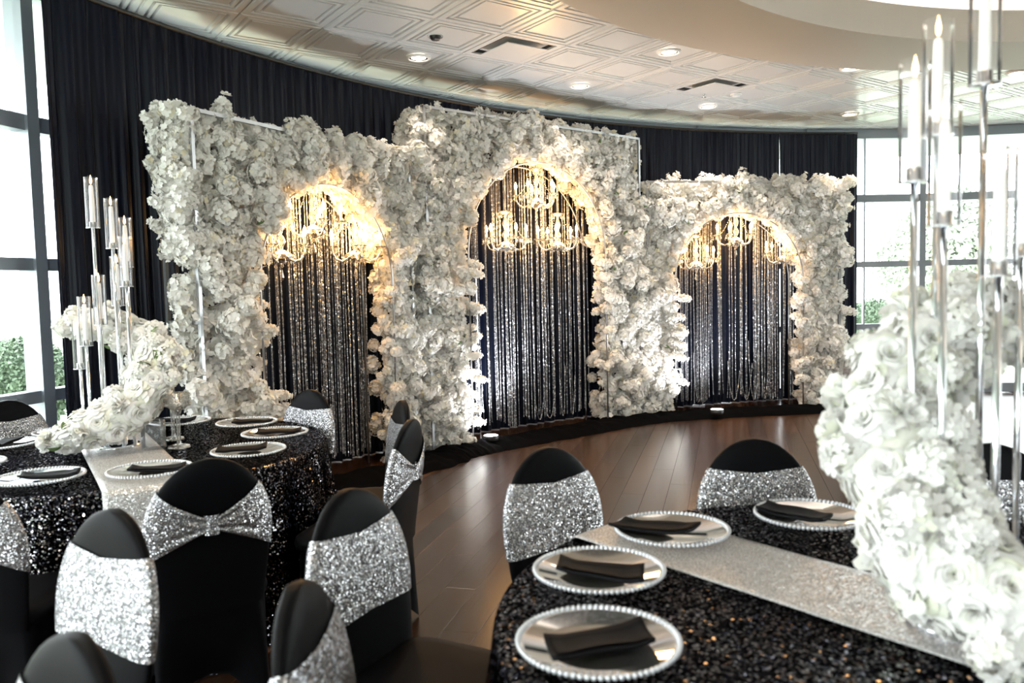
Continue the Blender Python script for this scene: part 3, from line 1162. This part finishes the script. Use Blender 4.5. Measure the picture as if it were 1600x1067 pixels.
def napkin_mesh(seed):
    rnd = random.Random(seed)
    skew = rnd.uniform(-.035, .035)
    lift = rnd.uniform(.004, .016)

    def sheet(z0):
        def fn(u, v):
            x = (u - .5) * .215
            y = (v - .5) * .098 + skew * (u - .5) * 2 + .01 * math.sin(u * PI)
            e = max(abs(x) - .07, 0)
            z = z0 + .006 + e * .26 + lift * (v - .5) ** 2 * 2 + .003 * math.sin(u * 5 + v * 2 + seed)
            return Vector((x, y, z))
        return fn
    mb = MB()
    n, m = 15, 8
    a, b = sheet(.001), sheet(.010)
    mb.grid(n, m, b)
    o = len(mb.v)
    mb.grid(n, m, lambda u, v: a(1 - u, v))
    edge = [(i, 0) for i in range(n)] + [(n - 1, j) for j in range(1, m)] + [(i, m - 1) for i in range(n - 2, -1, -1)] + [(0, j) for j in range(m - 2, 0, -1)]
    k = len(edge)
    for q in range(k):
        (i, j), (i2, j2) = edge[q], edge[(q + 1) % k]
        mb.f.append((j * n + i, o + j * n + (n - 1 - i), o + j2 * n + (n - 1 - i2), j2 * n + i2))
    # the fold line: a second, shorter layer on top
    c2 = sheet(.016)
    mb.grid(n, 5, lambda u, v: c2(.06 + u * .90, .05 + v * .62))
    return mb


PLATES = [  # x, y, napkin angle, plate label, napkin label
    (.159, 1.552, 8, 'nearest glass beaded plate at the bottom centre on the near table', 'black napkin on the nearest plate at the bottom centre', (.0, -.02)),
    (.205, 1.955, -10, 'second nearest glass beaded plate on the near table, left edge', 'black napkin on the second nearest plate of the near table', (0, -.03)),
    (.452, 2.272, -38, 'glass beaded plate on the silver runner end of the near table', 'black napkin on the plate over the near runner end', (-.05, .0)),
    (.897, 2.387, -40, 'glass beaded plate beside the right flower arrangement', 'black napkin on the plate beside the right flower arrangement', (-.05, 0)),
    (-1.486, 4.40, 10, 'farthest glass plate at the right of the left table', 'black napkin on the farthest right plate of the left table', (.03, 0)),
    (-1.225, 4.04, 8, 'glass plate at the right rim of the left table', 'black napkin on the plate at the right rim of the left table', (.02, 0)),
    (-1.215, 3.60, 14, 'glass plate above the bow tied chair on the left table', 'black napkin on the plate above the bow tied chair', (-.03, 0)),
    (-1.50, 3.235, 14, 'glass plate lying on the runner of the left table', 'black napkin on the plate over the left table runner', (.03, 0)),
    (-1.90, 3.145, 20, 'glass plate left of the runner on the left table', 'black napkin on the plate left of the left table runner', (.04, 0)),
    (-2.40, 3.42, 60, 'glass plate at the far left frame edge, front side of left table', 'black napkin on the front plate at the left frame edge', (0, 0)),
    (-2.53, 3.90, 90, 'glass plate at the far left frame edge, middle of left table', 'black napkin on the middle plate at the left frame edge', (0, 0)),
    (-2.40, 4.24, 10, 'glass plate by the window side of the left table', 'black napkin on the plate by the window side', (.06, 0)),
    (-1.90, 4.50, 10, 'glass plate behind the crystal candle holders', 'black napkin on the plate behind the crystal candle holders', (-.03, 0)),
]
for k, (x, y, na, pl, nl, (dx, dy)) in enumerate(PLATES):
    t = thing('charger_plate', pl, 'plate', (x, y, .768), 0, 'clear beaded charger plates')
    link('plate_disc', PLATE, t)
    link('beaded_rim', BEAD, t)
    o = napkin_mesh(k).build('folded_napkin', 'napkin_black')
    o.location = (x + dx, y + dy, .772)
    o.rotation_euler = (0, 0, R(na))
    tag(o, nl, 'napkin', 'folded black napkins')


# ------------------------------------------------------------------ covered banquet chairs
def bw(z):
    """half width of the padded back at height z"""
    if z < .58:
        f = (z - .40) / .18
        return .180 + .022 * f
    zc, h = .66, .285
    f = min(1, max(0, (z - zc) / h))
    return .205 * math.sqrt(max(0, 1 - f ** 2.3)) if z > zc else .202 + .003 * (z - .58) / .08


def byoff(z):
    return .205 + .12 * max(0, z - .42)      # recline


def brow(z, n, grow=0., thick=.024):
    w = max(bw(z), .002) + grow
    t = thick + grow
    pts = []
    for k in range(n):
        a = 2 * PI * k / n
        ca, sa = math.cos(a), math.sin(a)
        x = w * math.copysign(abs(ca) ** .75, ca)
        y = t * math.copysign(abs(sa) ** .8, sa)
        y += -.25 * (x * x) + .004          # slightly wrapped
        pts.append((x, y + byoff(z)))
    return pts


NB = 40
bk = MB()
zs = [.40 + .024 * k for k in range(22)] + [.92, .930, .937, .942, .9445]
zs = sorted(set(round(z, 4) for z in zs if z <= .9445))
vs, fs = [], []
for z in zs:
    th = .026 * (1 - .45 * max(0, (z - .88) / .065) ** 2)
    vs += [(x, y, z) for x, y in brow(z, NB, 0, th)]
for j in range(len(zs) - 1):
    for i in range(NB):
        i2 = (i + 1) % NB
        fs.append((j * NB + i, j * NB + i2, (j + 1) * NB + i2, (j + 1) * NB + i))
fs.append(tuple((len(zs) - 1) * NB + i for i in range(NB)))
BACK = bk.add(vs, fs).mesh('backrest', 'black_spandex')


def rrect(hx, hy, n=40, e=.35, cy=0.):
    out = []
    for k in range(n):
        a = 2 * PI * k / n
        ca, sa = math.cos(a), math.sin(a)
        out.append((hx * math.copysign(abs(ca) ** e, ca), cy + hy * math.copysign(abs(sa) ** e, sa)))
    return out


def loft(rows):
    mb = MB()
    n = len(rows[0])
    v, f = [], []
    for r_ in rows:
        v += r_
    for j in range(len(rows) - 1):
        for i in range(n):
            i2 = (i + 1) % n
            f.append((j * n + i, j * n + i2, (j + 1) * n + i2, (j + 1) * n + i))
    f.append(tuple((len(rows) - 1) * n + i for i in range(n)))
    return mb.add(v, f)


SEAT = loft([[(x, y, z) for x, y in rrect(hx, hy)] for hx, hy, z in ((.195, .20, .40), (.208, .212, .415), (.213, .217, .44), (.208, .212, .462), (.19, .195, .474), (.15, .155, .480), (.06, .06, .482))]).mesh('seat', 'black_spandex')
# stretch skirt: pulled out to four feet, drawn in between
rows = []
for q in range(13):
    f = q / 12
    z = .43 - .425 * f
    row = []
    n = 64
    for k in range(n):
        a = 2 * PI * k / n
        ca, sa = math.cos(a), math.sin(a)
        corner = abs(math.sin(2 * a)) ** 1.5
        e = .35
        hx, hy = .20 + .012 * f, .205 + .025 * f
        x, y = hx * math.copysign(abs(ca) ** e, ca), hy * math.copysign(abs(sa) ** e, sa)
        pull = 1 - (1 - corner) * .42 * math.sin(min(1, f * 1.1) * PI / 2) ** 2
        zz = z + (1 - corner) * .14 * max(0, (f - .5) * 2) ** 1.6
        row.append((x * pull, y * pull + .01, zz))
    rows.append(row)
mb = MB()
v, f_ = [], []
for r_ in rows:
    v += r_
for j in range(12):
    for i in range(64):
        i2 = (i + 1) % 64
        f_.append((j * 64 + i2, j * 64 + i, (j + 1) * 64 + i, (j + 1) * 64 + i2))
SKIRT = mb.add(v, f_).mesh('stretch_skirt', 'black_spandex')
# sash: wide in front, pinched to a knot at the rear centre
NS = 72


def sash_fn(u, v):
    a = 2 * PI * u
    rear = max(0, math.sin(a)) ** 1.0          # local +y is the rear
    back = max(0., math.sin(a))
    x_frac = abs(math.cos(a)) ** .75
    if math.sin(a) > 0:
        pin = (1 - x_frac) ** .9
    else:
        pin = 0.
    z0 = .605 + pin * .100 + (.012 * (1 - x_frac) if math.sin(a) < 0 else 0)
    z1 = .85 - pin * .112 - (.018 * (1 - x_frac) if math.sin(a) < 0 else 0)
    z = z0 + (z1 - z0) * v
    g = .006 + .0035 * math.sin(v * PI) + pin * (.010 + .005 * math.sin(v * 16))
    if math.sin(a) > 0:
        g += .003 * math.sin(v * 22) * min(1, pin * 2.2)
    w = bw(z) + g
    t = .026 + g
    ca, sa = math.cos(a), math.sin(a)
    x = w * math.copysign(abs(ca) ** .75, ca)
    y = t * math.copysign(abs(sa) ** .8, sa) - .25 * x * x + .004 + byoff(z)
    return Vector((x, y, z))


SASH = MB().grid(NS, 15, sash_fn, True).mesh('sash', 'sequin_silver')
kn = MB()
kn.grid(20, 7, lambda u, v: Vector((.026 * math.cos(2 * PI * u) * (.85 + .15 * math.cos(v * 2 * PI)), byoff(.72) + .040 + .017 * math.sin(2 * PI * u), .688 + .068 * v)), True)
KNOT = kn.mesh('knot', 'sequin_silver')


def chair(top, ang, label, height=1.0):
    """top = where the top of the back stands, ang = facing angle (deg)"""
    f = Vector((math.cos(R(ang)), math.sin(R(ang)), 0))
    o = Vector((top[0], top[1], 0)) + f * .265
    t = thing('banquet_chair', label, 'chair', o, R(ang + 90), 'black covered banquet chairs')
    link('backrest', BACK, t)
    link('seat', SEAT, t)
    link('stretch_skirt', SKIRT, t)
    s = link('sash', SASH, t)
    s['label'] = 'silver sequin sash'
    link('knot', KNOT, s)


for top, ang, lab in [
    ((.112, 2.699), -54, 'black covered chair at the near table in front of the middle arch'),
    ((.844, 2.774), -90, 'black covered chair facing the viewer behind the near table'),
    ((1.58, 2.60), -128, 'black covered chair hidden behind the right flower arrangement'),
    ((-.462, 2.179), -28, 'black covered chair at centre bottom with wide sash and visible seat'),
    ((-.413, 1.463), -2, 'black covered chair cut by the bottom edge, seen nearly edge on'),
    ((-1.157, 4.518), -124, 'far black covered chair with gleaming white sash under the left arch'),
    ((-.561, 3.98), -160, 'black covered chair right of the left table, farther of the pair'),
    ((-.445, 3.376), 168, 'black covered chair right of the left table, nearer of the pair'),
    ((-1.035, 2.656), 122, 'black covered chair seen from behind with a bow tied sash'),
    ((-1.80, 2.50), 92, 'black covered chair at the left frame edge seen from behind'),
    ((-2.78, 4.34), -32, 'black covered chair by the left window behind the table'),
    ((-1.042, 2.023), -122, 'black covered chair at lower left with bright daylit sash'),
    ((-.72, 1.255), -128, 'black covered chair cut off at the lower left corner'),
    ((3.339, 7.759), -40, 'distant black chair by the right end of the arches, bluish back'),
    ((3.014, 6.80), 35, 'distant black chair seen from behind right of the arches'),
]:
    chair(top, ang, lab)

# ------------------------------------------------------------------ crystal candle holders on the left table
for (x, y), hgt, lab in [((-1.615, 3.80), .27, 'shorter crystal bowl candle holder on the left table'), ((-1.735, 4.02), .375, 'taller crystal bowl candle holder behind the flower arrangement')]:
    t = thing('candle_holder', lab, 'candle holder', (x, y, .766), 0, 'crystal candle holders')
    MB().lathe([(.001, .012), (.03, .014), (.052, .008), (.055, .003), (.055, 0), (.001, 0)], 8).build('foot', 'crystal', t, False)
    zb = hgt - .09
    MB().lathe([(.013, .012), (.010, .03), (.010, zb - .03), (.016, zb - .01), (.022, zb)], 8).build('stem', 'crystal', t, False)
    MB().lathe([(.012, zb - .004), (.032, zb + .004), (.050, zb + .022), (.055, zb + .05), (.053, zb + .085), (.049, zb + .085), (.047, zb + .03), (.02, zb + .012)], 16).build('bowl', 'crystal', t, False)
    m = MB()
    for row in range(3):
        for k in range(18):
            a = 2 * PI * (k + row * .5) / 18
            m.ball((.055 * math.cos(a), .055 * math.sin(a), zb + .030 + row * .022), .0095, 6, 4)
    m.build('crystal_beads', 'crystal', t, False)
    MB().lathe([(.001, zb + .050), (.018, zb + .050), (.019, zb + .013), (.001, zb + .013)], 12).build('tea_light', 'candle_wax', t)
    MB().lathe([(.0005, zb + .052), (.004, zb + .058), (.0045, zb + .063), (.0005, zb + .078)], 8).build('flame', 'flame_glow', t)

# ------------------------------------------------------------------ candle clusters
CHIM = MB().lathe([(.0295, 0), (.0295, .235)], 28).lathe([(.0270, .235), (.0295, .235)], 28).lathe([(.001, .0), (.0295, 0)], 28).mesh('glass_chimney', 'chimney_glass')
CUP = MB().lathe([(.001, -.003), (.031, -.003), (.031, .000), (.0155, .001), (.0155, .026), (.013, .027), (.0125, .010), (.001, .009)], 24).mesh('candle_cup', 'chrome')
CAN = MB().lathe([(.0115, .008), (.0112, .10), (.0095, .185), (.0080, .196), (.0045, .199), (.0008, .197)], 18).mesh('taper_candle', 'candle_wax')
FLM = MB().lathe([(.0005, .203), (.0042, .210), (.0055, .219), (.0040, .230), (.0016, .240), (.0003, .246)], 10).mesh('flame', 'flame_glow')
WICK = MB().tube([(0, 0, .196), (.0005, 0, .207)], .0008, 5).mesh('wick', 'black_plastic')


def candelabra(base, rods, label, cl, group):
    t = thing('candelabra', label, 'candelabra', (base[0], base[1], .766), 0, 'tall candelabras')
    m = MB().lathe([(.001, .014), (.106, .014), (.112, .010), (.112, 0), (.001, 0)], 40)
    m.build('base_plate', 'chrome', t)
    for k, (x, y, z) in enumerate(rods):
        dx, dy = x - base[0], y - base[1]
        rd = MB().tube([(0, 0, .012), (0, 0, z - .766 - .003)], .0072, 12).build('rod', 'chrome', t)
        rd.location = (dx, dy, 0)
        link('candle_cup', CUP, rd, (0, 0, z - .766))
        link('glass_chimney', CHIM, rd, (0, 0, z - .766))
        c = thing('taper_candle', cl[k], 'candle', (x, y, z), 0, group)
        link('wax_stick', CAN, c)
        link('wick', WICK, c)
        link('flame', FLM, c)


candelabra((-1.95, 3.86), [(-1.965, 3.79, 1.825), (-1.887, 3.81, 1.727), (-1.850, 3.86, 1.640), (-1.828, 3.80, 1.546), (-1.900, 3.86, 1.456), (-1.965, 3.81, 1.367), (-2.045, 3.82, 1.267), (-2.09, 3.84, 1.155)],
           'cluster of tall candle rods on the left table', [
    'tallest white taper candle on the left table', 'second tallest white taper candle on the left table', 'third tallest white taper candle on the left table, right side',
    'fourth tallest white taper candle on the left table, rightmost', 'fifth tallest white taper candle on the left table, below the second', 'sixth tallest candle on the left table, below the tallest',
    'second lowest white taper candle on the left table', 'lowest white taper candle on the left table, leftmost'], 'taper candles on the left table')
candelabra((.94, 1.63), [(.973, 1.65, 1.884), (.905, 1.70, 1.794), (.807, 1.60, 1.686), (.840, 1.55, 1.595), (.917, 1.50, 1.496), (1.085, 1.70, 1.536)],
           'cluster of tall candle rods on the near right table', [
    'tallest taper candle at the top right, cut by the frame edge', 'tall taper candle in glass just behind the leftmost one at right', 'leftmost lit taper candle on the near right table',
    'lit taper candle second from left on the near right table', 'lowest lit taper candle at the right frame edge', 'taper candle half hidden at the far right edge'], 'taper candles on the near table')


# ------------------------------------------------------------------ crescent flower arrangements
def petal_patch(mb, mtx, w, h, curl, cupx, rnd, nu=5, nv=5):
    o = rnd.uniform(0, 6)

    def fn(u, v):
        x = (u - .5) * w * (math.sin(PI * (.18 + .64 * v)) ** .8)
        z = h * v
        y = cupx * ((u - .5) * 2) ** 2 * w * -.5 - curl * h * v ** 2.2 + .05 * h * math.sin(u * 7 + o) * v * v
        return mtx @ Vector((x, y, z - .12 * h * ((u - .5) * 2) ** 2 * v))
    mb.grid(nu, nv, fn)


def rose_mesh(seed):
    """cupped petals in rings that open outwards, tight spiral heart"""
    rnd = random.Random(seed)
    mb = MB()
    rings = [(2, .001, .007, .030, 1.5, .0), (3, .003, .013, .033, 1.25, .05), (4, .006, .021, .033, 1.15, .12), (5, .009, .031, .031, 1.1, .25), (5, .011, .041, .027, 1.2, .40), (6, .012, .051, .019, 1.15, .60), (7, .012, .058, .008, 1.1, .75)]
    for q, (n, r0, r1, h, spr, lip) in enumerate(rings):
        off = q * 1.1 + rnd.uniform(0, 1)
        for k in range(n):
            a = 2 * PI * k / n + off + rnd.uniform(-.15, .15)
            hh = h * rnd.uniform(.9, 1.1)
            ro = r1 * rnd.uniform(.94, 1.08)
            half = PI / n * spr
            wv = rnd.uniform(0, 6)

            def fn(u, v, a=a, hh=hh, ro=ro, half=half, r0=r0, lip=lip, wv=wv):
                e = 2 * u - 1
                vv = v * (1 - .22 * abs(e) ** 3.2)
                ang = a + e * half * math.sin(PI * (.12 + .40 * vv)) ** .7
                rad = r0 + (ro - r0) * vv ** (1.4 - .55 * lip) + e * .0035 * (ro / .04)
                z = hh * math.sin(vv * PI / 2 * (1 + .35 * lip)) - lip * .016 * vv ** 4 + .0018 * math.sin(u * 8 + wv) * vv * vv
                return Vector((rad * math.cos(ang), rad * math.sin(ang), z - .016))
            mb.grid(8, 7, fn)
    return mb


ROSE = [rose_mesh(300 + k).mesh('rose', 'rose_white') for k in range(4)]
HYD = [cluster(320 + k, 110, .052, .0165, 4, 1., .18, True, (.85, 1.05)).mesh('hydrangea_head', 'rose_white') for k in range(3)]


def ruffle_mesh(seed):
    rnd = random.Random(seed)
    mb = MB()
    for k in range(34):
        v = Vector((rnd.gauss(0, .55), rnd.gauss(0, .55), rnd.uniform(.25, 1))).normalized()
        m = orient(v, rnd) @ Matrix.Translation((0, 0, .004))
        petal_patch(mb, m, rnd.uniform(.035, .05), rnd.uniform(.042, .058), rnd.uniform(-.3, .5), .4, rnd, 5, 4)
    return mb


RUF = [ruffle_mesh(340 + k).mesh('ruffled_bloom', 'rose_white') for k in range(3)]
LEAF2 = leaf_mesh(.075, .042).mesh('leaf', 'leaf_green')


def crescent(path, label, seed, nb, group):
    rnd = random.Random(seed)
    P = [Vector(p[:3]) for p in path]
    RR = [p[3] for p in path]
    base = Vector((P[1].x, P[1].y, .768))
    t = thing('flower_crescent', label, 'flower arrangement', base, 0, group)

    def at(u):
        q = u * (len(P) - 1)
        i = min(int(q), len(P) - 2)
        f = q - i
        a, b, c, d = P[max(i - 1, 0)], P[i], P[i + 1], P[min(i + 2, len(P) - 1)]
        pos = .5 * ((2 * b) + (c - a) * f + (2 * a - 5 * b + 4 * c - d) * f * f + (3 * b - a - 3 * c + d) * f ** 3)
        return pos, RR[i] + (RR[i + 1] - RR[i]) * f
    MB().tube([at(k / 40)[0] - base for k in range(41)], [max(.03, at(k / 40)[1] * .62) * (1 if 1 < k < 39 else .5) for k in range(41)], 12).build('moss_core', 'moss', t)
    placed = []
    tries = 0
    while len(placed) < nb and tries < 9000:
        tries += 1
        u = rnd.random()
        pos, r = at(u)
        tan = (at(min(1, u + .02))[0] - at(max(0, u - .02))[0]).normalized()
        v = Vector((rnd.gauss(0, 1), rnd.gauss(0, 1), rnd.gauss(0, 1)))
        if 0.03 < u < .97:
            v = v - tan * v.dot(tan)
        v.normalize()
        typ = rnd.choices((0, 1, 2), (.60, .26, .14))[0]
        s = rnd.uniform(.9, 1.4)
        p = pos + v * (r - .042 * s)
        if p.z < .79 + .02 * s:
            continue
        if any((p - q).length < .058 * (s + s2) / 2 * 1.18 for q, s2 in placed):
            continue
        placed.append((p, s))
        me = (ROSE, HYD, RUF)[typ]
        me = me[rnd.randrange(len(me))]
        mt = Matrix.Translation(p - base) @ orient(v + Vector((rnd.gauss(0, .15), rnd.gauss(0, .15), rnd.gauss(0, .15))), rnd) @ Matrix.Scale(s * (1.05, 1., .95)[typ], 4)
        link(('rose', 'hydrangea_head', 'ruffled_bloom')[typ], me, t, mtx=mt)
    for k in range(26):
        pos, r = at(rnd.uniform(.03, .97))
        v = Vector((rnd.gauss(0, 1), rnd.gauss(0, 1), rnd.gauss(0, 1))).normalized()
        if pos.z + v.z * r < .8:
            continue
        mt = Matrix.Translation(pos + v * (r - .035) - base) @ orient(v + Vector((rnd.gauss(0, .8), rnd.gauss(0, .8), 0)), rnd) @ Matrix.Scale(rnd.uniform(.6, 1.), 4)
        link('leaf', LEAF2, t, mtx=mt)
    ex = MB()
    for k in range(420):
        pos, r = at(rnd.uniform(0, 1))
        v = Vector((rnd.gauss(0, 1), rnd.gauss(0, 1), rnd.gauss(0, 1))).normalized()
        p = pos + v * (r * rnd.uniform(.5, .68))
        if p.z < .785:
            continue
        floret(ex, Matrix.Translation(p - base) @ orient(v, rnd), rnd.uniform(.018, .03), 5, rnd, .3)
    stuff(ex.build('small_filler_blooms', 'rose_white', t, False))
    return t


cl = crescent([(-2.09, 3.60, .845, .085), (-1.95, 3.645, .895, .125), (-1.79, 3.72, .975, .135), (-1.735, 3.83, 1.12, .13), (-1.835, 3.94, 1.27, .125), (-2.02, 3.99, 1.355, .115), (-2.20, 3.98, 1.36, .08)],
              'crescent of white roses and hydrangeas on the left table', 61, 150, 'white flower crescents')
MB().lathe([(.05, .0), (.055, .004), (.055, .13), (.05, .135)], 20).build('clear_stand', 'clear_glass', cl, loc=(.22, .14, 0))
cr = crescent([(1.01, 1.41, .845, .12), (.905, 1.46, .885, .14), (.815, 1.53, .97, .145), (.785, 1.62, 1.10, .14), (.83, 1.71, 1.255, .135), (.965, 1.79, 1.36, .135), (1.15, 1.86, 1.385, .125), (1.30, 1.86, 1.33, .10)],
              'large crescent of white roses in the right foreground', 62, 175, 'white flower crescents')
